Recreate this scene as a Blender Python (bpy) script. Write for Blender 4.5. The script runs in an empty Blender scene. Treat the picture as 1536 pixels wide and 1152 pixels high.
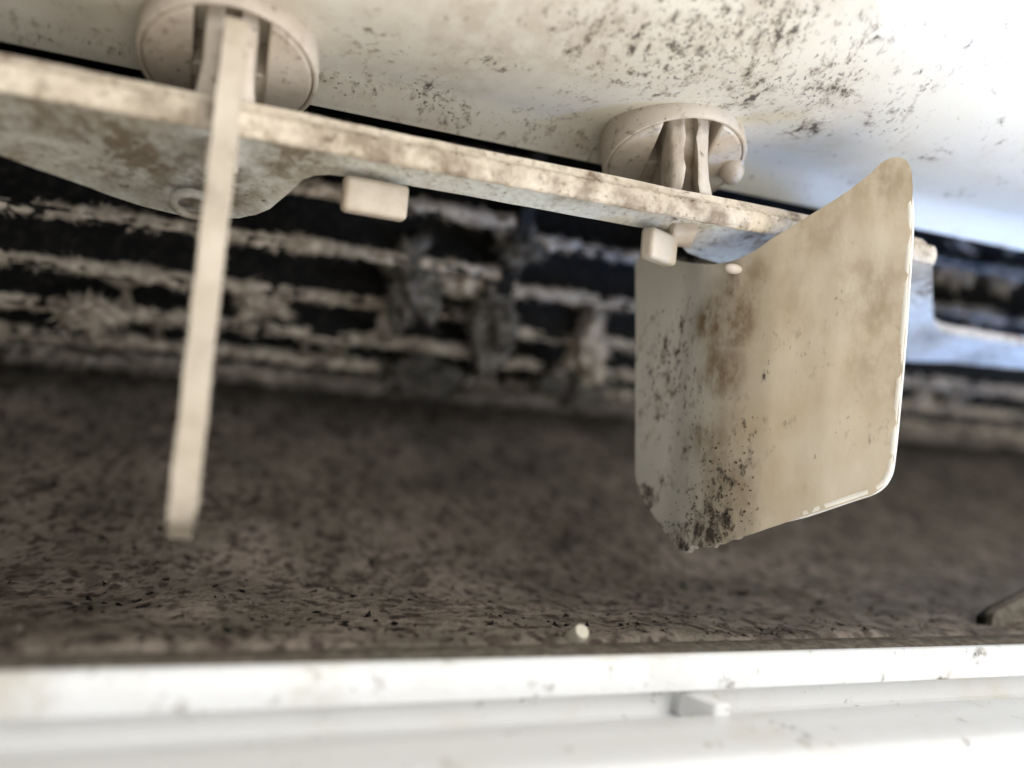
import bpy, bmesh, math, random
from mathutils import Vector, Matrix, noise

random.seed(7)
sc = bpy.context.scene
S = 0.001                      # all numbers below are millimetres, the scene is in metres
ZO = 40.0                      # camera height above z = 0, mm

# ------------------------------------------------------------------ camera
XA = Vector((0.936, -0.091, -0.339)).normalized()      # the unit's long axis seen from the camera
ZA = Vector((0.0, 1.0, 0.0)); ZA = (ZA - XA * ZA.dot(XA)).normalized()
YA = ZA.cross(XA)
F = 1205.0
def ray(px, py):
    v = Vector(((px - 768) / F, (576 - py) / F, -1.0))
    return Vector((XA.dot(v), YA.dot(v), ZA.dot(v)))
cam_d = bpy.data.cameras.new('camera'); cam = bpy.data.objects.new('camera', cam_d)
sc.collection.objects.link(cam)
R = Matrix(((XA[0], XA[1], XA[2]), (YA[0], YA[1], YA[2]), (ZA[0], ZA[1], ZA[2])))
cam.matrix_world = Matrix.Translation((0, 0, ZO * S)) @ R.to_4x4()
cam_d.sensor_width = 36; cam_d.lens = F / 1536 * 36
cam_d.clip_start = 0.004; cam_d.clip_end = 10
cam_d.dof.use_dof = True; cam_d.dof.focus_distance = 0.074; cam_d.dof.aperture_fstop = 10.5
sc.camera = cam

# ------------------------------------------------------------------ world, lamps, exposure
w = bpy.data.worlds.new('World'); sc.world = w; w.use_nodes = True
bg = w.node_tree.nodes['Background']
bg.inputs[0].default_value = (0.86, 0.93, 1.0, 1); bg.inputs[1].default_value = 0.23
def area(name, loc, target, size, power, col):
    l = bpy.data.lights.new(name, 'AREA'); l.size = size * S; l.energy = power; l.color = col
    o = bpy.data.objects.new(name, l); sc.collection.objects.link(o)
    o.location = (loc[0] * S, loc[1] * S, (loc[2] + ZO) * S)
    d = Vector(target) - Vector(loc)
    o.rotation_euler = d.to_track_quat('-Z', 'Y').to_euler()
    return o
area('window_light', (370, -160, -85), (75, 70, 10), 220, 1.2, (0.93, 0.97, 1.0))
area('room_light', (60, -300, -330), (-10, 70, 10), 420, 2.0, (1.0, 0.91, 0.78))
area('top_fill_light', (170, -350, 250), (30, 70, -10), 380, 2.2, (1.0, 0.975, 0.94))  # added fill from above to whiten the lip, no known lamp there
area('sky_light', (300, -70, -110), (132, 90, 4), 80, 0.10, (0.12, 0.38, 1.0)).data.spread = math.radians(26)
sc.view_settings.view_transform = 'Standard'; sc.view_settings.look = 'None'
sc.cycles.max_bounces = 6; sc.cycles.diffuse_bounces = 4; sc.cycles.glossy_bounces = 3
sc.view_settings.exposure = 0.0; sc.view_settings.gamma = 1.0

# ------------------------------------------------------------------ helpers
def tag(o, label=None, cat=None, group=None, kind=None):
    if label: o['label'] = label
    if cat: o['category'] = cat
    if group: o['group'] = group
    if kind: o['kind'] = kind
    return o
BASE = {}
def empty(name, loc):
    o = bpy.data.objects.new(name, None); sc.collection.objects.link(o)
    o.empty_display_size = 0.004
    o.location = (loc[0] * S, loc[1] * S, (loc[2] + ZO) * S); BASE[o.name] = Vector(loc)
    return o
def link(name, me, parent=None):
    o = bpy.data.objects.new(name, me); sc.collection.objects.link(o); o.parent = parent
    return o
def finish(name, bm, mat, parent=None, base=None, smooth=40, bevel=0, seg=2, limit=40, mould=None, brown=None):
    """bm in mm (camera-centred world) -> one mesh object whose origin is base / its root's base"""
    if base is None:
        p = parent
        while p is not None and p.parent is not None: p = p.parent
        base = BASE[p.name] if p is not None else Vector((0, 0, -ZO))
    base = Vector(base)
    masks = []
    for nm, pts in (('mould', mould), ('brown', brown)):
        if pts is None: continue
        vals = []
        for v in bm.verts:
            c = v.co + Vector((noise.noise(v.co * .35), noise.noise(v.co * .35 + Vector((9, 0, 0))), noise.noise(v.co * .35 + Vector((0, 9, 0))))) * 1.3
            best = 0.0
            for q, r_, k_ in pts:
                d = (c - q).length / r_
                if d < 1: best = max(best, k_ * (1 - d * d * (3 - 2 * d)))
            vals.append(best)
        masks.append((nm, vals))
    for v in bm.verts: v.co = (v.co - base) * S
    bmesh.ops.recalc_face_normals(bm, faces=bm.faces)
    me = bpy.data.meshes.new(name); bm.to_mesh(me); bm.free()
    for nm, vals in masks:
        at = me.attributes.new(nm, 'FLOAT', 'POINT'); at.data.foreach_set('value', vals)
    me.materials.append(mat)
    me.polygons.foreach_set('use_smooth', [True] * len(me.polygons))
    if smooth < 180: me.set_sharp_from_angle(angle=math.radians(smooth))
    o = link(name, me, parent)
    if parent is None:
        o.location = (base.x * S, base.y * S, (base.z + ZO) * S); BASE[o.name] = base
    if bevel:
        m = o.modifiers.new('bevel', 'BEVEL'); m.width = bevel * S; m.segments = seg
        m.limit_method = 'ANGLE'; m.angle_limit = math.radians(limit)
        m.harden_normals = False
    return o
def chaikin(p, n=2):
    for _ in range(n):
        q = []
        for i in range(len(p)):
            a, b = p[i], p[(i + 1) % len(p)]
            q.append((a[0] * .75 + b[0] * .25, a[1] * .75 + b[1] * .25))
            q.append((a[0] * .25 + b[0] * .75, a[1] * .25 + b[1] * .75))
        p = q
    return p
def panel_bm(outline, fmap, thick, du, dv, face=None):
    """fill a 2D outline, cut it into a fine grid, map it to 3D, give it thickness"""
    bm = bmesh.new()
    f = bm.faces.new([bm.verts.new((u, v, 0)) for u, v in outline])
    us = [p[0] for p in outline]; vs = [p[1] for p in outline]
    for axis, lo, hi, d in ((0, min(us), max(us), du), (1, min(vs), max(vs), dv)):
        k = 1
        while lo + k * d < hi - d * .2:
            co = Vector((0, 0, 0)); co[axis] = lo + k * d
            no = Vector((0, 0, 0)); no[axis] = 1
            bmesh.ops.bisect_plane(bm, geom=bm.verts[:] + bm.edges[:] + bm.faces[:], plane_co=co, plane_no=no, dist=1e-5)
            k += 1
    for v in bm.verts: v.co = fmap(v.co.x, v.co.y)
    bmesh.ops.recalc_face_normals(bm, faces=bm.faces)
    bm.normal_update()
    if face:                                   # mapped sheet = the side that faces 'face', thickness grows away from it
        if sum(f.normal.dot(Vector(face)) for f in bm.faces) < 0: bmesh.ops.reverse_faces(bm, faces=bm.faces[:])
        bm.normal_update(); old = bm.verts[:]; nrm = {v: v.normal.copy() for v in old}
        fs = bm.faces[:]; es = [e for e in bm.edges if e.is_boundary]
        twin = {v: bm.verts.new(v.co - nrm[v] * thick) for v in old}
        for f in fs: bm.faces.new([twin[v] for v in reversed(f.verts)])
        for e in es: bm.faces.new((e.verts[0], e.verts[1], twin[e.verts[1]], twin[e.verts[0]]))
    else:
        bmesh.ops.solidify(bm, geom=bm.faces[:], thickness=thick)
    return bm
def box_bm(bm, c, e1, e2, e3, h):
    vs = []
    for i in (-1, 1):
        for j in (-1, 1):
            for k in (-1, 1):
                vs.append(bm.verts.new(Vector(c) + Vector(e1) * (i * h[0]) + Vector(e2) * (j * h[1]) + Vector(e3) * (k * h[2])))
    for q in ((0, 1, 3, 2), (4, 6, 7, 5), (0, 4, 5, 1), (2, 3, 7, 6), (0, 2, 6, 4), (1, 5, 7, 3)):
        bm.faces.new([vs[i] for i in q])
    return bm
def loft_bm(bm, rings):
    R_ = [[bm.verts.new(p) for p in r] for r in rings]; n = len(R_[0])
    for a, b in zip(R_, R_[1:]):
        for i in range(n): bm.faces.new((a[i], a[(i + 1) % n], b[(i + 1) % n], b[i]))
    bm.faces.new(R_[0][::-1]); bm.faces.new(R_[-1])
    return bm
def extrude_profile(bm, prof, x0, x1, step, jitter=None, closed=False):
    """sweep a (y, z) profile along x"""
    n = max(1, int(round((x1 - x0) / step))); rows = []
    for i in range(n + 1):
        x = x0 + (x1 - x0) * i / n
        row = []
        for (y, z) in prof:
            p = Vector((x, y, z))
            if jitter: p = jitter(p)
            row.append(bm.verts.new(p))
        rows.append(row)
    m = len(prof)
    for a, b in zip(rows, rows[1:]):
        for j in range(m if closed else m - 1):
            k = (j + 1) % m
            bm.faces.new((a[j], a[k], b[k], b[j]))
    if closed:
        bm.faces.new(rows[0][::-1]); bm.faces.new(rows[-1])
    return bm
def catmull(pts, n):
    out = []
    P_ = [pts[0]] + list(pts) + [pts[-1]]
    for i in range(1, len(P_) - 2):
        a, b, c, d = (Vector(P_[i + k]) for k in (-1, 0, 1, 2))
        for k in range(n):
            t = k / n
            out.append(tuple(.5 * ((2 * b) + (c - a) * t + (2 * a - 5 * b + 4 * c - d) * t * t + (3 * b - a - 3 * c + d) * t ** 3)))
    out.append(tuple(pts[-1]))
    return out
def hit_profile(px, py, prof):
    """where the ray of a picture point meets a surface swept along x"""
    r = ray(px, py)
    for a, b in zip(prof, prof[1:]):
        # solve (a + s(b-a)) parallel to (r.y, r.z)
        ca = a[0] * r.z - a[1] * r.y; cb = b[0] * r.z - b[1] * r.y
        if ca * cb <= 0 and abs(ca - cb) > 1e-9:
            s = ca / (ca - cb); y = a[0] + s * (b[0] - a[0])
            return r * (y / r.y)
    return r * (75 / r.y)

# ------------------------------------------------------------------ materials
class NT:
    def __init__(self, name):
        self.m = bpy.data.materials.new(name); self.m.use_nodes = True
        self.t = self.m.node_tree; self.b = self.t.nodes['Principled BSDF']
        g = self.t.nodes.new('ShaderNodeNewGeometry')
        self.pos = self.vm('SCALE', g.outputs['Position'], scale=1000)
    def put(self, sock, v):
        if hasattr(v, 'is_output'): self.t.links.new(v, sock)
        else: sock.default_value = v
    def vm(self, op, a, b=None, scale=None):
        n = self.t.nodes.new('ShaderNodeVectorMath'); n.operation = op
        self.put(n.inputs[0], a)
        if b is not None: self.put(n.inputs[1], b)
        if scale is not None: n.inputs['Scale'].default_value = scale
        return n.outputs['Value'] if op in ('DISTANCE', 'LENGTH', 'DOT_PRODUCT') else n.outputs[0]
    def ma(self, op, a, b=0.0, c=None, clamp=False):
        n = self.t.nodes.new('ShaderNodeMath'); n.operation = op; n.use_clamp = clamp
        self.put(n.inputs[0], a); self.put(n.inputs[1], b)
        if c is not None: self.put(n.inputs[2], c)
        return n.outputs[0]
    def noise(self, scale, detail=4, rough=.55, vec=None, dist=0):
        n = self.t.nodes.new('ShaderNodeTexNoise')
        self.put(n.inputs['Vector'], vec if vec is not None else self.pos)
        n.inputs['Scale'].default_value = scale; n.inputs['Detail'].default_value = detail
        n.inputs['Roughness'].default_value = rough; n.inputs['Distortion'].default_value = dist
        return n.outputs[0]
    def rng(self, v, a, b, c=0.0, d=1.0):
        n = self.t.nodes.new('ShaderNodeMapRange'); n.interpolation_type = 'SMOOTHSTEP'
        self.put(n.inputs[0], v); self.put(n.inputs[1], a); self.put(n.inputs[2], b)
        self.put(n.inputs[3], c); self.put(n.inputs[4], d)
        return n.outputs[0]
    def mix(self, f, a, b):
        n = self.t.nodes.new('ShaderNodeMix'); n.data_type = 'RGBA'
        self.put(n.inputs[0], f)
        self.put(n.inputs[6], a if hasattr(a, 'is_output') else (*a, 1)); self.put(n.inputs[7], b if hasattr(b, 'is_output') else (*b, 1))
        return n.outputs[2]
    def near(self, pts):
        """0..1 soft blobs round given points (mm), ((x,y,z), radius, strength)"""
        acc = None
        for p, r, s in pts:
            d = self.vm('DISTANCE', self.pos, (p[0], p[1], p[2] + ZO))
            v = self.rng(d, 0.0, r, s, 0.0)
            acc = v if acc is None else self.ma('MAXIMUM', acc, v)
        return acc if acc is not None else 0.0
    def bump(self, h, dist=0.1, strength=.5):
        n = self.t.nodes.new('ShaderNodeBump'); n.inputs['Distance'].default_value = dist * S
        n.inputs['Strength'].default_value = strength
        self.put(n.inputs['Height'], h)
        self.t.links.new(n.outputs[0], self.b.inputs['Normal'])
def plastic(name, base, stain, stain_lo=.45, stain_hi=.75, thr=.70, speck=(.035, .028, .021), rough=.42, fine=1.7, coarse=.7, gain=.2,
            brown=(.23, .15, .07), stretch=(1, 1, 1), bump=.3, film=0.0, split=None):
    """moulded plastic: yellowing, dirt where the mesh carries 'brown', mould specks where it carries 'mould'"""
    n = NT(name)
    def attr(a):
        k = n.t.nodes.new('ShaderNodeAttribute'); k.attribute_name = a; return k.outputs['Fac']
    p = n.vm('MULTIPLY', n.pos, stretch)
    broad = n.noise(.11, 3, .6); smear = n.noise(.5, 4, .65, p)
    f1 = n.noise(fine, 3, .6, p, .1); f2 = n.noise(coarse, 4, .6, p, .15)
    col = n.mix(n.ma('MULTIPLY', n.rng(broad, stain_lo, stain_hi), n.rng(smear, .30, .75, .4, 1.0)), base, stain)
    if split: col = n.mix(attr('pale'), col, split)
    col = n.mix(n.ma('MULTIPLY', attr('brown'), n.rng(smear, .32, .66, .25, 1.0)), col, brown)
    cl = n.ma('ADD', n.ma('MULTIPLY', attr('mould'), gain), n.ma('MULTIPLY', n.ma('SUBTRACT', broad, .5), .10))
    t = n.ma('SUBTRACT', thr, cl)
    k1 = n.rng(f1, n.ma('SUBTRACT', t, .01), n.ma('ADD', t, .10)); k2 = n.rng(f2, n.ma('ADD', t, .01), n.ma('ADD', t, .11))
    k = n.ma('MAXIMUM', n.ma('MULTIPLY', k1, .8), k2)
    halo = n.rng(f2, n.ma('SUBTRACT', t, .09), n.ma('ADD', t, .03))
    col = n.mix(n.ma('MULTIPLY', halo, .5), col, (.27, .22, .165))
    col = n.mix(n.ma('MULTIPLY', k, .9), col, speck)
    if film: col = n.mix(n.rng(f1, .35, .7, 0.0, film), col, (.34, .28, .21))
    n.put(n.b.inputs['Base Color'], col)
    n.put(n.b.inputs['Roughness'], n.ma('ADD', rough, n.ma('MULTIPLY', k, .4)))
    n.bump(n.ma('ADD', f2, n.ma('MULTIPLY', f1, .5)), .25, bump)
    n.b.inputs['Specular IOR Level'].default_value = .4
    return n.m
def dusty(name, a, b, scale=1.2, lo=.35, hi=.7, rough=.95, bump=.8, bd=.4):
    n = NT(name)
    x = n.noise(scale, 6, .7)
    n.put(n.b.inputs['Base Color'], n.mix(n.rng(x, lo, hi), a, b)); n.b.inputs['Roughness'].default_value = rough
    n.b.inputs['Specular IOR Level'].default_value = .1
    n.bump(n.ma('ADD', n.noise(scale * 2.5, 5, .7), x), bd, bump)
    return n.m

# profiles (y, z) swept along the unit
CEIL = catmull([(88, 44), (84, 34), (79, 28.6), (76.4, 26.5), (75.6, 26.65), (74.2, 27.7), (72.2, 28.7), (69.5, 29.1), (66.5, 29.3), (62.5, 29.9), (58.5, 31.6), (55, 34.6), (50, 40.5), (43, 48), (36, 58), (31, 72)], 6)
WALL = catmull([(60.4, -21), (60.9, -18.75), (66, -19.0), (74, -19.6), (84, -19.9), (95, -18.9), (108, -15.8), (121, -11.2), (135, -4.6), (150, 4.5), (162, 15), (172, 30), (178, 48), (178, 66), (170, 84), (154, 96), (130, 101), (104, 92), (92, 70), (88, 44)], 6)
def cpt(px, py): return hit_profile(px, py, CEIL[20:])
def wpt(px, py): return hit_profile(px, py, WALL[:60])

# right vane cross-section in plan (x, y), from its rear edge to its front edge with a soft fold
RV = [(38.9, 80.5), (41.0, 78), (43.5, 70.8)]
for i in range(9):
    t = i / 8; a, b, c = Vector((43.7, 69.2)), Vector((44.7, 64.9)), Vector((47.6, 61.9))
    RV.append(tuple(a * (1 - t) ** 2 + b * 2 * t * (1 - t) + c * t * t))
RV += [(51.8, 58.9), (57.0, 56.1), (60.0, 54.5)]
def vpt(px, py):
    r = ray(px, py); q = r.x / r.y
    for a, b in zip(RV, RV[1:]):
        qa, qb = a[0] / a[1], b[0] / b[1]
        if qa <= q <= qb or (b is RV[-1] and q > qb) or (a is RV[0] and q < qa):
            ca = a[0] * r.y - a[1] * r.x; cb = b[0] * r.y - b[1] * r.x
            s = ca / (ca - cb); y = a[1] + s * (b[1] - a[1])
            return r * (y / r.y)
    return r * (70 / r.y)

M = {}
C_MOULD = [(cpt(1040, 60), 13, .95), (cpt(1150, 30), 9, .9), (cpt(1240, 130), 6, 1.05), (cpt(1210, 195), 4.5, 1.0), (cpt(960, 100), 8, .85), (cpt(740, 95), 3.5, .95),
    (cpt(640, 140), 3.5, .95), (cpt(860, 150), 5, .7), (cpt(1300, 60), 6, .5), (cpt(1380, 130), 3, .9), (cpt(1410, 230), 3.5, .7), (cpt(1440, 290), 2.5, .8),
    (cpt(560, 60), 6, .6), (cpt(170, 70), 3, .8), (cpt(760, 220), 4, .7), (cpt(880, 215), 4, .85), (cpt(1500, 270), 4, .45), (cpt(500, 120), 4, .6), (cpt(1130, 130), 9, .8), (cpt(900, 40), 8, .8), (cpt(680, 170), 5, .7), (cpt(1330, 170), 6, .65), (cpt(820, 190), 5, .75), (cpt(540, 130), 4, .7), (cpt(60, 50), 4, .7), (cpt(1480, 200), 5, .3)]
C_BROWN_SHADE = [(cpt(1080, 60), 12, .35), (cpt(900, 225), 5, .7), (cpt(720, 50), 14, .55), (cpt(860, 60), 12, .5), (cpt(420, 40), 8, .4), (cpt(1240, 150), 7, .35), (cpt(600, 190), 6, .3)]  # brown stains; the broad ones also paint soft shading on the casing
V_MOULD = [(vpt(1020, 808), 3.0, 1.1), (vpt(1000, 560), 12, .78), (vpt(1058, 785), 6.5, 1.12), (vpt(1085, 715), 5.0, .95), (vpt(1005, 580), 3.0, .85), (vpt(985, 480), 2.3, .8), (vpt(1190, 640), 1.5, 1.0), (vpt(1050, 560), 3.2, .65),
    (vpt(1040, 660), 4, .8), (vpt(1230, 690), 1.5, .85), (vpt(1100, 430), 3, .75), (vpt(970, 760), 3.5, 1.5), (vpt(1060, 480), 3, .7), (vpt(1250, 440), 1.2, .8), (vpt(1160, 560), 3, .5), (vpt(975, 560), 3.5, .72), (vpt(1020, 480), 3.5, .65), (vpt(970, 650), 3, .7), (vpt(1010, 720), 4, .85), (vpt(1120, 650), 4, .6), (vpt(1200, 520), 6, .45), (vpt(1290, 640), 4, .5)]
V_BROWN = [(vpt(1102, 400), 2.5, .9), (vpt(1085, 480), 5.0, 1.7), (vpt(1080, 560), 4.0, 1.2), (vpt(1070, 660), 4.2, .9), (vpt(1300, 440), 6.5, .65), (vpt(1330, 270), 5, .75), (vpt(1085, 745), 6, .75), (vpt(1230, 350), 5, .5), (vpt(1330, 560), 5, .55), (vpt(1250, 300), 5, .5), (vpt(1200, 420), 6, .3), (vpt(1120, 410), 3, .8)]
M['ceiling'] = plastic('casing_cream', (.65, .62, .54), (.53, .475, .39), .42, .75, .69, rough=.36, fine=2.4, coarse=.95, gain=.17, bump=.1, stretch=(1.05, .85, .85), speck=(.06, .048, .037), brown=(.38, .30, .23))
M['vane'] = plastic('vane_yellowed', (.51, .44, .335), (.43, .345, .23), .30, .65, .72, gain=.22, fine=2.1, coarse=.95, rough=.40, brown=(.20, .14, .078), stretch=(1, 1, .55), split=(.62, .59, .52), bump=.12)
M['pivot'] = plastic('pivot_cream', (.60, .535, .455), (.42, .35, .28), .38, .7, .645, rough=.42, coarse=.9)
M['bar'] = plastic('link_bar_pale', (.66, .67, .62), (.48, .43, .34), .38, .68, .64, rough=.5, film=.35, brown=(.17, .14, .10))
M['edge'] = plastic('link_bar_edge_dirty', (.68, .60, .485), (.40, .33, .245), .36, .64, .60, coarse=.55, rough=.6, speck=(.16, .11, .07), film=.35, bump=.25, brown=(.23, .175, .12))
M['post'] = plastic('vane_cream', (.55, .48, .39), (.40, .335, .255), .36, .64, .74, rough=.4, gain=.3, brown=(.26, .22, .17))
M['lip'] = plastic('lip_white', (.88, .88, .87), (.80, .76, .68), .5, .8, .70, coarse=.6, rough=.3, brown=(.50, .44, .33))
M['ledge'] = dusty('ledge_dusty', (.13, .11, .085), (.27, .235, .19), 1.0)
M['blade'] = dusty('fan_black', (.008, .008, .008), (.03, .027, .024), .8, .45, .75, .6, .3)
M['dust'] = dusty('dust_brown_grey', (.27, .23, .185), (.58, .505, .42), .45, .32, .66)
M['lint'] = dusty('lint_grey', (.06, .055, .048), (.22, .20, .175), .8, .35, .7)
M['peg'] = plastic('peg_cream', (.62, .57, .46), (.4, .35, .27), .5, .8, .75)

def wall_material():
    n = NT('duct_wall_mouldy')
    p = n.vm('MULTIPLY', n.pos, (1, .62, .62))
    a = n.noise(.10, 4, .55); b = n.noise(.78, 3, .5, p, 0); c = n.noise(1.7, 4, .7, p)
    col = n.mix(n.rng(a, .35, .68), (.172, .150, .118), (.295, .243, .198))
    col = n.mix(n.ma('MULTIPLY', n.rng(b, .48, .68), .75), col, (.055, .043, .034))
    v = n.noise(.60, 2, .5, n.vm('ADD', p, (31, 7, 2)))
    col = n.mix(n.ma('MULTIPLY', n.rng(v, .55, .68), .85), col, (.05, .031, .027))
    g = n.noise(.33, 2, .5, n.vm('ADD', p, (5, 17, 40)))
    col = n.mix(n.ma('MULTIPLY', n.rng(g, .54, .70), .6), col, (.06, .042, .035))
    col = n.mix(n.ma('MULTIPLY', n.rng(c, .45, .8), .35), col, (.19, .172, .145))
    n.put(n.b.inputs['Base Color'], col); n.b.inputs['Roughness'].default_value = .9
    n.b.inputs['Specular IOR Level'].default_value = .15
    n.bump(n.ma('ADD', n.ma('MULTIPLY', b, 2.0), c), .5, .6)
    return n.m
M['wall'] = wall_material()

# ------------------------------------------------------------------ the setting: the outlet of the unit
X0, X1 = -95, 270
bm = extrude_profile(bmesh.new(), CEIL, X0, X1, 1.3)
o = finish('upper_duct_wall', bm, M['ceiling'], smooth=180, mould=C_MOULD, brown=C_BROWN_SHADE); tag(o, 'cream plastic upper casing of the outlet spotted with black mould', kind='structure')
def lump(p):
    d = noise.fractal(p * .09, 1, 2, 4) * .55 + noise.noise(p * .5) * .12
    return p + Vector((0, -d * .4, d))
bm = extrude_profile(bmesh.new(), WALL, X0, X1, 2.2, lump)
o = finish('rear_duct_wall', bm, M['wall'], smooth=180); tag(o, 'dark brown mouldy curved rear wall of the duct under the fan', kind='structure')
rnd = random.Random(77)                    # crumbs and fibres of dust lying on the mouldy wall
for nm, mt, cnt in (('mould_crumbs', 'blade', 2600), ('dust_crumbs', 'ledge', 3200)):
    bm = bmesh.new()
    for _ in range(cnt):
        i = rnd.uniform(7, 52); a_, b_ = WALL[int(i)], WALL[int(i) + 1]; t = i - int(i)
        q = lump(Vector((rnd.uniform(-45, 190), a_[0] + (b_[0] - a_[0]) * t, a_[1] + (b_[1] - a_[1]) * t)))
        if noise.noise(q * .12 + Vector((0, 0, cnt))) < -.12: continue
        sz = rnd.uniform(.12, .42) if rnd.random() < .85 else rnd.uniform(.4, .75)
        e = [Vector((rnd.gauss(0, 1), rnd.gauss(0, 1), rnd.gauss(0, .4))).normalized() * sz for _k in range(3)]
        t4 = [bm.verts.new(q + e[0]), bm.verts.new(q + e[1]), bm.verts.new(q + e[2]), bm.verts.new(q - (e[0] + e[1] + e[2]) * .6 + Vector((0, -.1, .2)) * sz)]
        for f in ((0, 1, 2), (0, 3, 1), (1, 3, 2), (2, 3, 0)): bm.faces.new([t4[k_] for k_ in f])
    o = finish(nm, bm, M[mt], smooth=180)
    tag(o, 'tiny black crumbs of mould strewn over the duct wall' if mt == 'blade' else 'tiny grey brown crumbs of dust strewn over the duct wall', 'mould' if mt == 'blade' else 'dust', kind='stuff')
LS = .82                                  # the lip stands nearer the camera than the vanes
def lp(p): return [(y * LS, z * LS) for y, z in p]
bm = extrude_profile(bmesh.new(), lp([(70.4, -25.6), (70.4, -23.15), (70.7, -22.95), (73.3, -22.8), (73.7, -23.1), (74.0, -25.6)]), X0, X1, .5,
                     lambda p: p + Vector((0, 0, noise.fractal(p * 1.3, 1, 2, 3) * .05 if p.z > -20 else 0)))
o = finish('duct_ledge', bm, M['ledge'], smooth=60); tag(o, 'thin grey dusty ledge along the top of the white lip', kind='structure')
LIP = lp([(70.38, -25.7), (70.38, -23.35), (70.2, -23.0), (69.8, -22.85), (69.35, -23.0), (69.0, -23.5), (68.4, -25.7), (68.4, -26.1), (69.0, -26.35), (70.9, -26.6), (71.0, -29.2), (67.2, -29.5), (66.8, -28.3),
       (66.3, -27.75), (65.8, -27.6), (62, -27.5), (58.3, -27.7), (57.4, -28.2), (57.2, -29.2), (57.6, -31.5), (50, -34), (40, -36), (38, -44), (74, -44), (74, -25.7)])
bm = extrude_profile(bmesh.new(), LIP, X0, X1, .8, closed=True)
def lpt(px, py): return hit_profile(px, py, LIP[3:8] + LIP[12:18])
lip = finish('lower_lip', bm, M['lip'], smooth=60, mould=[(lpt(1470, 990), 1.6, 1.2), (lpt(1410, 1026), 1.6, 1.2), (lpt(1350, 1014), 1.2, 1.0), (lpt(1180, 1090), 3, .7), (lpt(560, 1045), 2.5, .8), (lpt(260, 1060), 2.5, .7), (lpt(800, 1060), 3, .7)],
             brown=[(lpt(30, 1045), 3.5, .9), (lpt(480, 1048), 3, .4), (lpt(1420, 1030), 3, .5), (lpt(1000, 998), 3, .4), (lpt(650, 1000), 4, .4)]); tag(lip, 'glossy white lower lip of the outlet with a long groove', kind='structure')
r = hit_profile(1062, 1056, lp([(68, -26), (66.4, -27.6)]))
bm = box_bm(bmesh.new(), (r.x, 67.7 * LS, -27.75 * LS), (1, 0, 0), (0, 1, 0), (0, 0, 1), (.75, 1.5, 1.0))
for v in bm.verts: v.co.x += (55.6 - v.co.y) * .5
finish('groove_rib', bm, M['lip'], lip, base=(0, 0, -ZO), bevel=.25)
for x, nm in ((X0 + 1, 'duct_end_wall'), (X1 - 1, 'duct_end_wall')):
    bm = bmesh.new(); prof = [(40, -21.5)] + [q for q in WALL] + [q for q in CEIL[1:]]
    A = [bm.verts.new((x, y, z)) for y, z in prof]; bm.faces.new(A)
    r2 = bmesh.ops.extrude_face_region(bm, geom=bm.faces[:])
    for v in [g for g in r2['geom'] if isinstance(g, bmesh.types.BMVert)]: v.co.x += 1.5 if x > 0 else -1.5
    o = finish(nm, bm, M['wall']); tag(o, kind='structure')

# ------------------------------------------------------------------ the fan behind
FC = Vector((0, 136, 46)); FR = 45.0
fan = empty('blower_fan', FC)
tag(fan, 'black barrel fan with long horizontal blades furred with grey dust', 'fan')
def blade_mesh(x0, x1, nm):
    bm = bmesh.new(); prof = []
    for i in range(9):
        t = i / 8; rr = FR - 11.5 * t; a = math.radians(-18 * t + 5 * math.sin(t * math.pi))
        prof.append((rr, a))
    outer = [(rr + 0, a + .5 / rr) for rr, a in prof]; inner = [(rr, a - .5 / rr) for rr, a in prof][::-1]
    pts = [(-rr * math.cos(a), -rr * math.sin(a)) for rr, a in outer + inner]
    extrude_profile(bm, pts, x0, x1, 400, closed=True)
    for v in bm.verts: v.co *= S
    bmesh.ops.recalc_face_normals(bm, faces=bm.faces)
    me = bpy.data.meshes.new(nm); bm.to_mesh(me); bm.free(); me.materials.append(M['blade'])
    me.polygons.foreach_set('use_smooth', [True] * len(me.polygons)); me.set_sharp_from_angle(angle=math.radians(40))
    return me
def hair(bm, p, d, wd):
    d = Vector(d); s = d.cross(Vector((random.gauss(0, 1), random.gauss(0, 1), random.gauss(0, 1))))
    if s.length < 1e-6: return
    s = s.normalized() * wd
    a = bm.verts.new(p - s); b = bm.verts.new(p + s); c = bm.verts.new(p + d)
    bm.faces.new((a, b, c))
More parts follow.
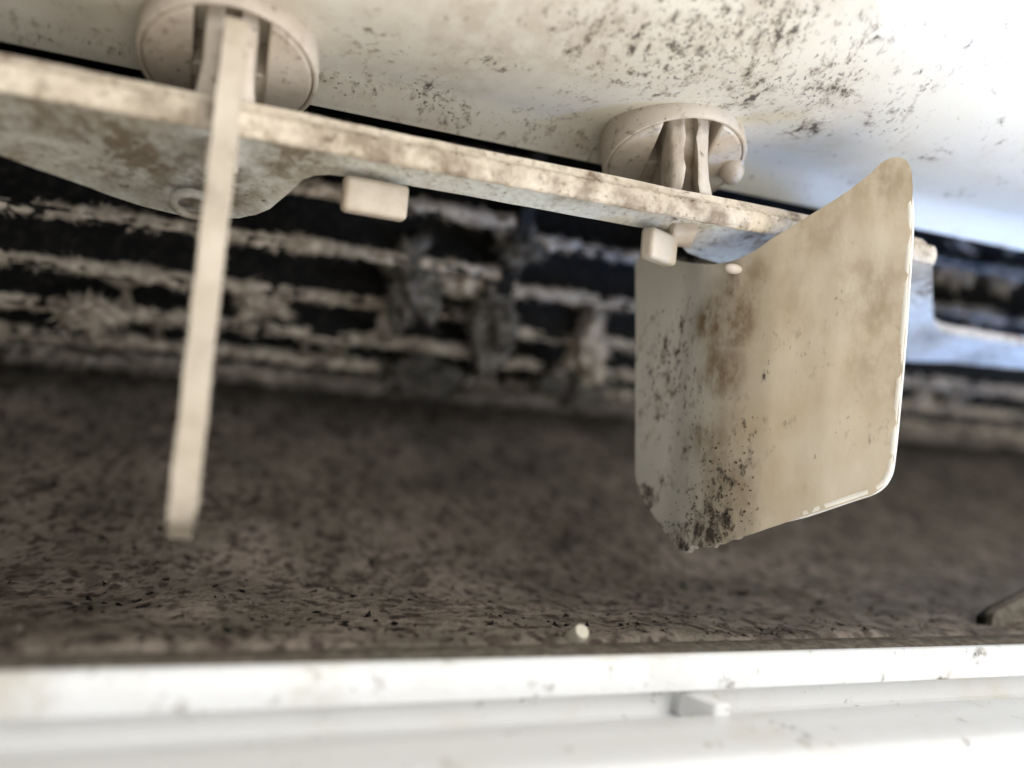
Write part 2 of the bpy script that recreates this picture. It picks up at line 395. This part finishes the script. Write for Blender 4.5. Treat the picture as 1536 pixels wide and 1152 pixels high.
def dust_bm(ang, x0, x1, amt, seed):
    """ragged felt of dust along a blade's outer edge, local to the fan axis"""
    bm = bmesh.new(); rnd = random.Random(seed); n = int((x1 - x0) / .3); rows = []
    ca, sa = math.cos(ang), math.sin(ang)
    er = Vector((0, -ca, -sa)); et = Vector((0, sa, -ca))            # outward, and tangential (downwards)
    for i in range(n + 1):
        x = x0 + (x1 - x0) * i / n
        q = Vector((x * .22, seed * 3.7, ang * 5)); q2 = Vector((x * 1.1, seed * 1.3, 4.2))
        base = .80 + .34 * max(0, noise.noise(q * .45) + .15) + .15 * noise.noise(q2 * .4)
        base = max(.58, base) * amt
        off = noise.noise(q * .5 + Vector((9, 2, 1))) * .35
        row = []
        for k in range(10):
            th = 2 * math.pi * k / 10
            wv = max(.5, 1 + .42 * noise.fractal(Vector((x * .8, math.cos(th) * .8, math.sin(th) * .8 + seed * 3.1)), .9, 2.1, 4))
            p = Vector((x + rnd.uniform(-.12, .12), 0, 0)) + er * (FR - .8 + math.cos(th) * base * 1.15 * wv) + et * (off + math.sin(th) * base * .95 * wv)
            row.append(bm.verts.new(p))
        rows.append(row)
    for a, b in zip(rows, rows[1:]):
        for k in range(10): bm.faces.new((a[k], a[(k + 1) % 10], b[(k + 1) % 10], b[k]))
    bm.faces.new(rows[0][::-1]); bm.faces.new(rows[-1])
    base_v = [v.co.copy() for r_ in rows for v in r_]
    for _ in range(int((x1 - x0) * 3.0)):                 # tufts: a few wide fibres leaning the same way
        p0 = rnd.choice(base_v); ax_ = Vector((p0.x, 0, 0)) + er * (FR - .8)
        d0 = (p0 - ax_).normalized() * rnd.uniform(.25, .95) * amt + Vector((rnd.gauss(0, .8), 0, -.15))
        for _k in range(16):
            p = ax_ + (p0 - ax_) * rnd.uniform(.5, 1) + Vector((rnd.gauss(0, .35), rnd.gauss(0, .12), rnd.gauss(0, .12)))
            hair(bm, p, d0 * rnd.uniform(.5, 1.1) + Vector((rnd.gauss(0, .25), rnd.gauss(0, .12), rnd.gauss(0, .12))), rnd.uniform(.03, .10))
    return bm
NB = 37
for (x0, x1, ph) in ((-92, 33.6, 0.0), (35.6, 232, 2.6)):
    me = blade_mesh(x0, x1, 'fan_blade')
    for i in range(NB):
        ang = math.radians(39.5 + ph + i * 360 / NB)
        b = link('blade', me, fan); b.rotation_euler = (ang, 0, 0)
        dg = math.degrees(ang) % 360
        if dg > 180: dg -= 360
        if 6 < dg < 92:
            lo, hi = (max(x0, -62), x1) if x0 < 0 else (x0, 170)
            bm = dust_bm(ang, lo, hi, 1.0 if dg < 62 else 1.15, i + (50 if x0 > 0 else 0))
            mi = Matrix.Rotation(-ang, 3, 'X')
            for v in bm.verts: v.co = mi @ v.co
            finish('dust_fringe', bm, M['dust'] if dg > 27 else M['lint'], b, base=(0, 0, 0), smooth=180)
def web(x, a0, a1, wx, seed):
    """sagging felt between two blade edges"""
    bm = bmesh.new(); rows = []; nu, nv = 14, 10
    for i in range(nu + 1):
        u_ = i / nu; row = []
        for j in range(nv + 1):
            t = j / nv; a = a0 + (a1 - a0) * t; waist = 1.35 - 1.05 * math.sin(math.pi * t) + .5 * noise.noise(Vector((seed, t * 3, u_)))
            rr = FR - .2 - .5 * math.sin(math.pi * t) + .5 * noise.noise(Vector((u_ * 3, t * 3, seed)))
            row.append(bm.verts.new((x + (u_ - .5) * wx * waist + .4 * noise.noise(Vector((t * 4, seed, 1))), -rr * math.cos(a), -rr * math.sin(a))))
        rows.append(row)
    for a, b in zip(rows, rows[1:]):
        for j in range(nv): bm.faces.new((a[j], a[j + 1], b[j + 1], b[j]))
    bmesh.ops.solidify(bm, geom=bm.faces[:], thickness=.5)
    finish('dust_web', bm, M['dust'], fan, base=(0, 0, 0), smooth=180)
rw = random.Random(21); stp = 2 * math.pi / NB
for k in range(38):
    x = rw.uniform(-45, 130)
    if abs(x - 34) < 5: continue
    i = rw.choice((1, 2, 2, 3, 3, 3, 3, 4)); a = math.radians(39.5 + (0 if x < 34 else 2.6)) + i * stp
    web(x, a, a + stp, rw.uniform(1.5, 6.5) * (1 + .25 * i), k)
bm = bmesh.new()                                                # the ring between two fan sections
ring = []
for (xx, rr) in ((33.7, 34), (33.7, 45.6), (35.5, 45.6), (35.5, 34)):
    ring.append([bm.verts.new((xx, FC.y - rr * math.cos(2 * math.pi * k / 72), FC.z - rr * math.sin(2 * math.pi * k / 72))) for k in range(72)])
for j in range(4):
    a, b = ring[j], ring[(j + 1) % 4]
    for k in range(72): bm.faces.new((a[k], a[(k + 1) % 72], b[(k + 1) % 72], b[k]))
finish('divider_ring', bm, M['blade'], fan)

def lint(c, size, label, seed, mat='lint', hairs=500):
    rnd = random.Random(seed); c = Vector(c)
    bm = bmesh.new(); bmesh.ops.create_icosphere(bm, subdivisions=4, radius=1)
    pts = []
    for v in bm.verts:
        d = v.co.normalized()
        k = 1 + .85 * noise.fractal(d * 1.6 + Vector((seed, 0, 0)), 1, 2, 4) + .28 * noise.noise(d * 6 + Vector((0, seed, 0))) + rnd.uniform(-.05, .05)
        v.co = c + Vector((d.x * size[0], d.y * size[1], d.z * size[2])) * k; pts.append((v.co.copy(), d))
    for _ in range(hairs):
        p, d = rnd.choice(pts)
        hair(bm, p, d * rnd.uniform(.3, 1.3) + Vector((rnd.gauss(0, .35), rnd.gauss(0, .3), rnd.gauss(0, .35))), rnd.uniform(.06, .16))
    o = finish('lint_clump', bm, M[mat], base=c - Vector((0, 0, size[2])), smooth=180)
    tag(o, label, 'lint', 'clumps of lint on the fan')
def fpt(px, py, y): r = ray(px, py); return r * (y / r.y)
lint(fpt(618, 425, 103), (3.6, 2.2, 5.0), 'large dark grey lint clump across two fan blades near the middle', 3, hairs=900)
lint(fpt(742, 470, 104), (2.6, 1.8, 6.4), 'tall dark lint column hanging on the ring between fan sections', 5, hairs=900)
lint(fpt(700, 425, 105), (3.4, 1.4, 2.2), 'brown lint bridge just left of the tall dark lint column', 11, 'dust')
lint(fpt(140, 470, 110), (3.2, 1.2, 1.4), 'pale lint clump bridging blades left of the thin cream vane', 8, 'dust')
lint(fpt(395, 455, 108), (2.6, 1.2, 1.6), 'brown lint clump just right of the thin cream vane', 9, 'dust')
lint(fpt(885, 515, 108), (2.6, 1.6, 4.4), 'brown grey lint hanging beside the broad vane', 12, 'dust')
lint(fpt(780, 365, 98), (2.4, 1.2, 2.6), 'small grey lint tuft hanging under the link bar', 13)
lint(fpt(640, 565, 118), (5.0, 1.6, 2.8), 'grey lint fringe hanging below the lowest fan blades', 14)
lint(fpt(1465, 440, 104), (3.2, 1.6, 5.5), 'pale lint tuft on the fan right of the broad vane', 15, 'dust')

lint(fpt(1430, 395, 99), (2.4, 1.4, 4.2), 'ragged pale lint tuft nearest the stepped end of the link bar', 16, 'dust', 900)
lint(fpt(1500, 400, 100), (3.0, 1.4, 3.6), 'pale lint tuft on the fan at the right edge of the picture', 17, 'dust', 900)
lint(fpt(1395, 590, 116), (7.0, 1.6, 2.6), 'brown lint fringe hanging below the stepped end of the link bar', 18, 'dust', 900)
lint(fpt(870, 570, 116), (5.5, 1.5, 3.2), 'brown lint fringe hanging below the blades just left of the broad vane', 19, 'lint', 900)
# ------------------------------------------------------------------ pivots and vanes
TL = math.radians(22)
E1 = Vector((1, 0, 0)); E2 = Vector((0, -math.cos(TL), math.sin(TL))); EN = Vector((0, -math.sin(TL), -math.cos(TL)))
def pivot(root, c, rot, knob):
    """round pivot with two half plates, a wedge hub and slots, seen from below"""
    c = Vector(c); cr, sr = math.cos(rot), math.sin(rot)
    a1 = E1 * cr + E2 * sr; a2 = E2 * cr - E1 * sr
    def L(a, b, n): return c + a1 * a + a2 * b + EN * n
    def circ(rr, n, k=64): return [L(rr * math.cos(2 * math.pi * i / k), rr * math.sin(2 * math.pi * i / k), n) for i in range(k)]
    bm = loft_bm(bmesh.new(), [circ(6.9, -6.0), circ(7.1, -5.8), circ(7.1, -4.2), circ(6.95, -4.0)])
    disc = finish('pivot_disc', bm, M['pivot'], root, smooth=35, brown=[(c - EN * 4, 9, 1.0)])  # brown mask paints shade onto the slot floor
    bm = bmesh.new(); K = 72; prof = [(6.68, -4.1), (6.68, .0), (6.76, .12), (6.95, .12), (7.12, -.1), (7.15, -3.0), (6.9, -4.1)]
    rows = [[bm.verts.new(L(rr * math.cos(2 * math.pi * i / K), rr * math.sin(2 * math.pi * i / K), n)) for rr, n in prof] for i in range(K)]
    for i in range(K):
        a, b = rows[i], rows[(i + 1) % K]
        for j in range(len(prof)): bm.faces.new((a[j], a[(j + 1) % len(prof)], b[(j + 1) % len(prof)], b[j]))
    finish('rim', bm, M['pivot'], disc, smooth=50)
    for s in (-1, 1):
        pts = []
        a0 = math.acos(2.75 / 6.6)
        for i in range(25):
            t = -a0 + 2 * a0 * i / 24; pts.append((s * 6.66 * math.cos(t), 6.66 * math.sin(t)))
        bm = bmesh.new()
        def dish(p, top): return L(p[0], p[1], -4.0 if not top else .42 - .05 * abs(p[0]))
        loft_bm(bm, [[dish(p, False) for p in pts], [dish(p, True) for p in pts]])
        finish('half_plate', bm, M['pivot'], disc, bevel=.3, seg=3, brown=[(L(s * 3.2, 1, 0), 3.2, .9)])
        bm = loft_bm(bmesh.new(), [[L(s * x, y, -4.0) for x, y in ((1.5, -5.6), (3.4, -5.2), (3.4, 0.2), (1.5, .6))], [L(s * x, y, .02) for x, y in ((1.5, -5.5), (3.4, -5.2), (3.3, 0.0), (1.5, .4))]])
        finish('web', bm, M['pivot'], disc, bevel=.2)
    # wedge hub with side fins
    bm = loft_bm(bmesh.new(), [[L(x, y, -4.0) for x, y in ((-2.0, -5.6), (2.0, -5.6), (2.0, 5.2), (-2.0, 5.2))],
                               [L(x, y, .5) for x, y in ((-1.85, -5.2), (1.85, -5.2), (1.7, 4.2), (-1.7, 4.2))],
                               [L(x, y, 3.0) for x, y in ((-1.6, -3.6), (1.6, -3.6), (1.3, 1.2), (-1.3, 1.2))],
                               [L(x, y, 8.5) for x, y in ((-1.5, -2.4), (1.5, -2.4), (1.2, .2), (-1.2, .2))]])
    def lumps(bm, amt):
        bmesh.ops.subdivide_edges(bm, edges=bm.edges[:], cuts=4, use_grid_fill=True)
        for _i in range(2): bmesh.ops.smooth_vert(bm, verts=bm.verts[:], factor=.5, use_axis_x=True, use_axis_y=True, use_axis_z=True)
        bm.normal_update()
        for v in bm.verts: v.co += v.normal * noise.fractal(v.co * .7, 1, 2, 3) * amt
    if knob: lumps(bm, .35)
    PB = [(c + EN * 1.0, 9, .55), (L(0, 2, 1), 3.5, .8)]
    hub = finish('hub', bm, M['pivot'], root, smooth=60 if knob else 40, bevel=0 if knob else .35, seg=3, brown=PB)
    for s in (-1, 1):
        bm = loft_bm(bmesh.new(), [[L(s * x, y, -2.0) for x, y in ((.55, 6.3), (2.0, 6.1), (2.0, 2.8), (1.0, 3.2))],
                                   [L(s * x, y, 3.0) for x, y in ((.5, 4.6), (1.8, 4.0), (2.1, .8), (1.0, 1.0))],
                                   [L(s * x, y, 6.2) for x, y in ((.75, 3.2), (2.3, 2.4), (2.8, -1.2), (1.2, -1.2))]])
        if knob: lumps(bm, .3)
        finish('fin', bm, M['pivot'], hub, smooth=60 if knob else 40, bevel=0 if knob else .2, seg=2, brown=PB)
    if knob:
        bm = bmesh.new(); bmesh.ops.create_uvsphere(bm, u_segments=24, v_segments=14, radius=1)
        for v in bm.verts: v.co = Vector(knob) + Vector((v.co.x * 1.15, v.co.y * 1.3, v.co.z * 1.45))
        finish('knob', bm, M['pivot'], hub, smooth=180)

# thin vane, seen edge-on
lv = empty('louver_vane', (-1.9, 66, -10))
tag(lv, 'thin cream louver vane seen edge-on as an upright stick', 'louver vane', 'louver vanes in the outlet')
def lmap(u, v):                       # u = depth y, v = height z; the plate lies along the line of sight plane
    k = -.0235 + (v - 27) * (.0085 / 37)
    return Vector((k * u + .95 + .1, u, v))
lo_ = chaikin([(63.6, 27.4), (61.9, 26.6), (60.6, 20), (58.2, 8), (55.6, -6), (55.1, -9.0), (56.2, -9.6), (66, -12.4), (76, -10.4), (79, -5), (79.4, 8), (74, 12.2), (66, 15.4), (63.4, 17.5), (63.4, 22), (65.2, 26.6)], 2)
bm = panel_bm(lo_, lmap, 1.75, 3, 1.2, (1, 0, 0))
for v in bm.verts:
    v.co.x += noise.noise(v.co * .45) * .12
    if v.co.z < -5.5:
        t_ = min(1, (-5.5 - v.co.z) / 4.5); xm = v.co.y * (-.0235 + (v.co.z - 27) * (.0085 / 37)) + .2
        v.co.x = xm + (v.co.x - xm) * (1 - .12 * t_) + random.uniform(-.1, .1) * t_
finish('vane_blade', bm, M['post'], lv, bevel=.8, seg=5, mould=[(Vector((-1, 55.2, -9.2)), 3.5, .6)], brown=[(Vector((-1, 55.2, -10)), 4.5, 2.0), (Vector((-1, 61, 14)), 5, .5), (Vector((-1, 58, 2)), 4, .5)])
bm = bmesh.new(); rnd = random.Random(8)
for _ in range(700):
    z = rnd.uniform(-9.3, 24); u = 61.0 if z > 20 else 55.2 + (z + 9) * .2
    for sd in (rnd.choice((-1, 1)),):
        q = lmap(u + rnd.uniform(.2, 1.4), z) + Vector((-.87 + sd * .80, 0, 0)); hair(bm, q, (sd * rnd.uniform(.05, .35), rnd.gauss(0, .1), rnd.gauss(0, .2)), rnd.uniform(.03, .09))
o = finish('dust_fuzz', bm, M['dust'], lv, smooth=180); o['kind'] = 'stuff'
pivot(lv, (-1.7, 70, 25.75), 0.0, None)

# broad vane, turned towards the camera
rv = empty('louver_vane', (45, 66, -12))
tag(rv, 'broad yellowed folded louver vane with black mould at its lower corner', 'louver vane', 'louver vanes in the outlet')
out = [(945, 372), (990, 384), (1040, 396), (1085, 396), (1122, 383), (1165, 353), (1215, 323), (1270, 288), (1308, 258), (1326, 240), (1346, 234), (1362, 240), (1370, 265), (1369, 330), (1364, 420),
       (1357, 520), (1349, 610), (1342, 680), (1337, 715), (1318, 738), (1280, 751), (1230, 767), (1180, 783), (1140, 797), (1100, 809), (1070, 820), (1056, 821), (1046, 816), (1034, 822), (1021, 829), (1010, 814), (985, 786), (960, 750), (948, 718), (945, 690), (943, 600), (944, 480)]
out = chaikin([(max(px_, 953) if py_ < 730 else px_ + 4 * (px_ < 1000), py_) for px_, py_ in out], 1)
bm = panel_bm(out, vpt, 1.25, 9, 16, (-.7, -.7, 0))
bm.normal_update()
for v in bm.verts:
    j = noise.fractal(v.co * .5, 1, 2, 3) * .07
    v.co += v.normal * j
    if v.co.z < -10.2 and v.co.x < 48.5: v.co.z += random.uniform(-.2, .15)
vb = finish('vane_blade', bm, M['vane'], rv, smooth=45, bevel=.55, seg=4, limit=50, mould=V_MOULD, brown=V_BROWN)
pivot(rv, (40.4, 70, 25.8), math.radians(14), fpt(1098, 256, 68.6))
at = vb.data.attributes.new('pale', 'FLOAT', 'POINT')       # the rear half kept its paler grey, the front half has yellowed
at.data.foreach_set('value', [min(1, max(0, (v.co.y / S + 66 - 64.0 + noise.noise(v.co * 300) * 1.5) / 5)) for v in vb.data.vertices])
bm = bmesh.new(); path = []                                   # rounded bead on the front and bottom edges, added for the rim highlight
ctl = catmull([(1362, 262), (1364, 330), (1359, 420), (1352, 520), (1344, 610), (1337, 680), (1331, 712), (1314, 732), (1278, 745), (1228, 762), (1180, 778), (1142, 791)], 5)
for q in ctl: path.append(vpt(*q) + Vector((.28, .42, 0)))
rg = []
for i, q in enumerate(path):
    tn = (path[min(i + 1, len(path) - 1)] - path[max(i - 1, 0)]).normalized(); n1 = tn.cross(Vector((-.52, -.85, 0))).normalized(); n2 = tn.cross(n1)
    rr = .54 * min(1, .25 + i * .2, .2 + (len(path) - 1 - i) * .10)
    rg.append([q + (n1 * math.cos(2 * math.pi * k / 10) + n2 * math.sin(2 * math.pi * k / 10)) * rr for k in range(10)])
M['bead'] = plastic('vane_edge_highlight', (.70, .66, .58), (.60, .54, .44), .5, .85, .75, rough=.35)  # paler than the vane: the rim's highlight is put into the colour
loft_bm(bm, rg); finish('edge_highlight', bm, M['bead'], vb, smooth=180)
nb = vpt(1102, 402)
bm = bmesh.new(); bmesh.ops.create_uvsphere(bm, u_segments=20, v_segments=12, radius=1)
for v in bm.verts: v.co = nb + Vector((-.4, -.35, -.2)) + Vector((v.co.x * 1.0, v.co.y * .5, v.co.z * .5))
finish('link_pin', bm, M['pivot'], rv, smooth=180)
# crumbs of mould stuck on the lower corner, real grains
bm = bmesh.new(); rnd = random.Random(4)
for _ in range(330):
    q = rnd.random()
    if q < .5: px, py = rnd.gauss(1062, 30), rnd.gauss(775, 26)
    elif q < .72: px, py = rnd.gauss(1080, 26), rnd.gauss(715, 40)
    elif q < .84: t = rnd.random(); px, py = 950 + t * 70 + rnd.gauss(0, 4), 735 + t * 88 + rnd.gauss(0, 5)
    else: px, py = rnd.gauss(1010, 30), rnd.gauss(580, 60)
    if px < 948 or py > 738 + (px - 950) * 1.2 or py > 822: continue
    p = vpt(px, py); sz = rnd.uniform(.05, .19)
    e = [Vector((rnd.gauss(0, 1), rnd.gauss(0, 1), rnd.gauss(0, 1))).normalized() * sz * rnd.uniform(.5, 1.2) for _ in range(3)]
    p = p + Vector((-.12, -.1, 0)).normalized() * .06
    t4 = [bm.verts.new(p + e[0]), bm.verts.new(p + e[1]), bm.verts.new(p + e[2]), bm.verts.new(p - (e[0] + e[1] + e[2]) * .6)]
    for f in ((0, 1, 2), (0, 3, 1), (1, 3, 2), (2, 3, 0)): bm.faces.new([t4[i] for i in f])
M['mould'] = dusty('mould_black', (.022, .018, .013), (.11, .085, .055), 2.0)
o = finish('mould_grains', bm, M['mould'], rv, smooth=10); o['kind'] = 'stuff'

# ------------------------------------------------------------------ link bar
bar = empty('link_bar', (20, 66, 15))
tag(bar, 'pale dirty link bar joining the vanes under the upper casing', 'link bar')
def bmap(u, t): return Vector((u, 64 + t, 20.35 - .4 * t + noise.noise(Vector((u * .12, t * .1, 3))) * .12))
top = [(-75, 0), (-45, 0), (-20, 0), (0, 0), (20, 0), (40, 0), (60, 0), (67, 0), (69.5, 1.0), (72, 3.2), (82, 12), (85.5, 14.3), (90, 14.6), (120, 14.6), (170, 14.6),
       (170, 19.6), (120, 20.2), (98, 21), (88, 22.8), (78, 22), (66, 15), (56, 10), (49, 8.2), (44, 7.5), (42, 6.2), (40.5, 4.9), (36, 4.6), (15, 4.6), (7.5, 4.7), (5.2, 5.6), (4.0, 8.4), (2.2, 11.8), (-.5, 13.4), (-4, 14.0), (-9, 13.2), (-14, 11.2), (-20, 8.8), (-28, 7.6), (-45, 7.2), (-75, 7.0)]
top = [top[0]] + [q for i_ in range(1, len(top) - 1) for q in ((top[i_][0] * .75 + top[i_ - 1][0] * .25, top[i_][1] * .75 + top[i_ - 1][1] * .25), (top[i_][0] * .75 + top[i_ + 1][0] * .25, top[i_][1] * .75 + top[i_ + 1][1] * .25))] + [top[-1]]
bm = panel_bm(top, bmap, -1.3, 2.0, 1.2)
for v in bm.verts:
    v.co += Vector((0, noise.noise(v.co * .9) * .10, noise.noise(v.co * .7 + Vector((5, 5, 5))) * .08))
B_BROWN = [(Vector((-2, 73, 15)), 8, 1.5), (Vector((4, 67, 18)), 5.5, 1.9), (Vector((-9, 70, 17)), 10, 1.6), (Vector((50, 67, 18)), 5, 1.3), (Vector((58, 67, 18)), 6, 1.2), (Vector((28, 64.5, 19)), 4, .9), (Vector((86, 79, 13)), 3.5, 1.6), (Vector((72, 68, 18)), 4, 1.0), (Vector((98, 84, 12)), 4, .9), (Vector((-16, 68, 18)), 13, 1.0), (Vector((-3, 72, 16)), 6, .9), (Vector((4, 66, 18)), 5, .9), (Vector((48, 68, 17)), 3.5, .8), (Vector((13, 65, 18.5)), 3, .6), (Vector((43, 70, 17)), 2.5, .7), (Vector((-32, 68, 18)), 14, .9), (Vector((22, 65, 19)), 4, .4), (Vector((32, 65, 19)), 4, .45)]
strip = finish('bar_strip', bm, M['bar'], bar, bevel=.2, brown=B_BROWN, mould=[(Vector((45, 69, 17)), 4, .5), (Vector((88, 80, 13)), 3, .9), (Vector((76, 70, 17)), 6, .8), (Vector((100, 82, 12)), 8, .6)])
strip.data.materials.append(M['edge'])
for p in strip.data.polygons:                    # the front edge is caked with beige dirt
    if p.normal.y < -.75 : p.material_index = 1
# crust of dirt along the front edge: small uneven lumps
bm = bmesh.new(); rnd = random.Random(12); rows = []
n = 420
for i in range(n + 1):
    x = -70 + (68.5 + 70) * i / n; row = []
    for j in range(12):
        th = 2 * math.pi * j / 12
        k = 1 + .4 * noise.noise(Vector((x * .45, j * .55, 1))) + .3 * noise.noise(Vector((x * 1.3, j * .8, 3)))
        cz = math.copysign(abs(math.sin(th)) ** .6, math.sin(th))
        row.append(bm.verts.new(Vector((x + rnd.uniform(-.08, .08), 64.0 + math.cos(th) * .42 * k, 19.74 + cz * 1.0 * (.80 + .22 * k) + rnd.uniform(-.04, .04)))))
    rows.append(row)
for a, b in zip(rows, rows[1:]):
    for j in range(12): bm.faces.new((a[j], a[(j + 1) % 12], b[(j + 1) % 12], b[j]))
bm.faces.new(rows[0][::-1]); bm.faces.new(rows[-1])
for _ in range(1500):
    x = rnd.uniform(-40, 68); lw = rnd.random() < .3
    hair(bm, Vector((x, 63.75, 19.0 if lw else 20.4)), (rnd.gauss(0, .25), rnd.gauss(-.1, .12), (-1 if lw else 1) * rnd.uniform(.05, .42)), rnd.uniform(.03, .10))
rc = random.Random(31)
finish('dirt_crust', bm, M['edge'], bar, smooth=180, brown=[(Vector((rc.uniform(-45, 68), 63.6, 19.7 + rc.uniform(-.8, .8))), rc.uniform(.8, 2.6), rc.uniform(.7, 1.8)) for _ in range(60)])
for (xc, rz, w_) in ((10.7, 0.05, 2.75), (38.0, .5, 2.3)):
    c, s = math.cos(rz), math.sin(rz); d1 = Vector((c, s, 0)); d2 = Vector((-s, c, 0))
    bm = bmesh.new()
    box_bm(bm, (xc, 67.4, 16.6), d1, d2, (0, 0, 1), (w_, .8, 1.5))
    finish('clip_tab', bm, M['post'], bar, bevel=.45, seg=3, brown=[(Vector((xc + .8, 66.6, 18.2)), 2.0, 1.2)])
bm = bmesh.new(); K = 32                          # ring boss on the tongue by the thin vane
cb = bmap(-3.6, 9.9) + Vector((0, 0, -1.3))
rings = []
for rr, n_ in ((1.35, 0.3), (1.35, -.2), (1.5, -.32), (1.75, -.32), (1.95, -.15), (1.95, 0.3)):
    rings.append([bm.verts.new(cb + E1 * (rr * math.cos(2 * math.pi * k / K)) + E2 * (rr * math.sin(2 * math.pi * k / K)) - EN * n_) for k in range(K)])
for a, b in zip(rings, rings[1:]):
    for k in range(K): bm.faces.new((a[k], a[(k + 1) % K], b[(k + 1) % K], b[k]))
finish('ring_boss', bm, M['bar'], bar, smooth=60, brown=[(cb, 6, 1.0)])

# ------------------------------------------------------------------ small things on the duct wall
p = wpt(861, 958)
bm = bmesh.new(); K = 24
ax = Vector((.12, -.75, .65)).normalized(); u = ax.orthogonal().normalized(); v_ = ax.cross(u)
loft_bm(bm, [[p + ax * h + (u * math.cos(2 * math.pi * k / K) + v_ * math.sin(2 * math.pi * k / K)) * rr for k in range(K)] for h, rr in ((-.6, .72), (1.2, .70), (1.45, .6), (1.5, .35))])
o = finish('locating_peg', bm, M['peg'], base=p, smooth=40); tag(o, 'tiny cream peg standing at the foot of the mouldy wall', 'peg')
p = wpt(1500, 938)
root = empty('drain_flap', p); tag(root, 'small tan flap with a dark hooked edge at the right end of the mouldy wall', 'flap')
bm = panel_bm([(1486, 952), (1491, 922), (1500, 914), (1536, 896), (1600, 866), (1680, 845), (1680, 965)], lambda a, b: fpt(a, b, p.y - .4), 1.0, 30, 30, (0, -1, 0))
finish('flap', bm, M['ledge'], root)
bm = panel_bm([(1474, 950), (1477, 926), (1496, 913), (1600, 862), (1680, 840), (1680, 950)], lambda a, b: fpt(a, b, p.y + .3), 1.0, 30, 30, (0, -1, 0))
finish('dark_edge', bm, M['blade'], root)
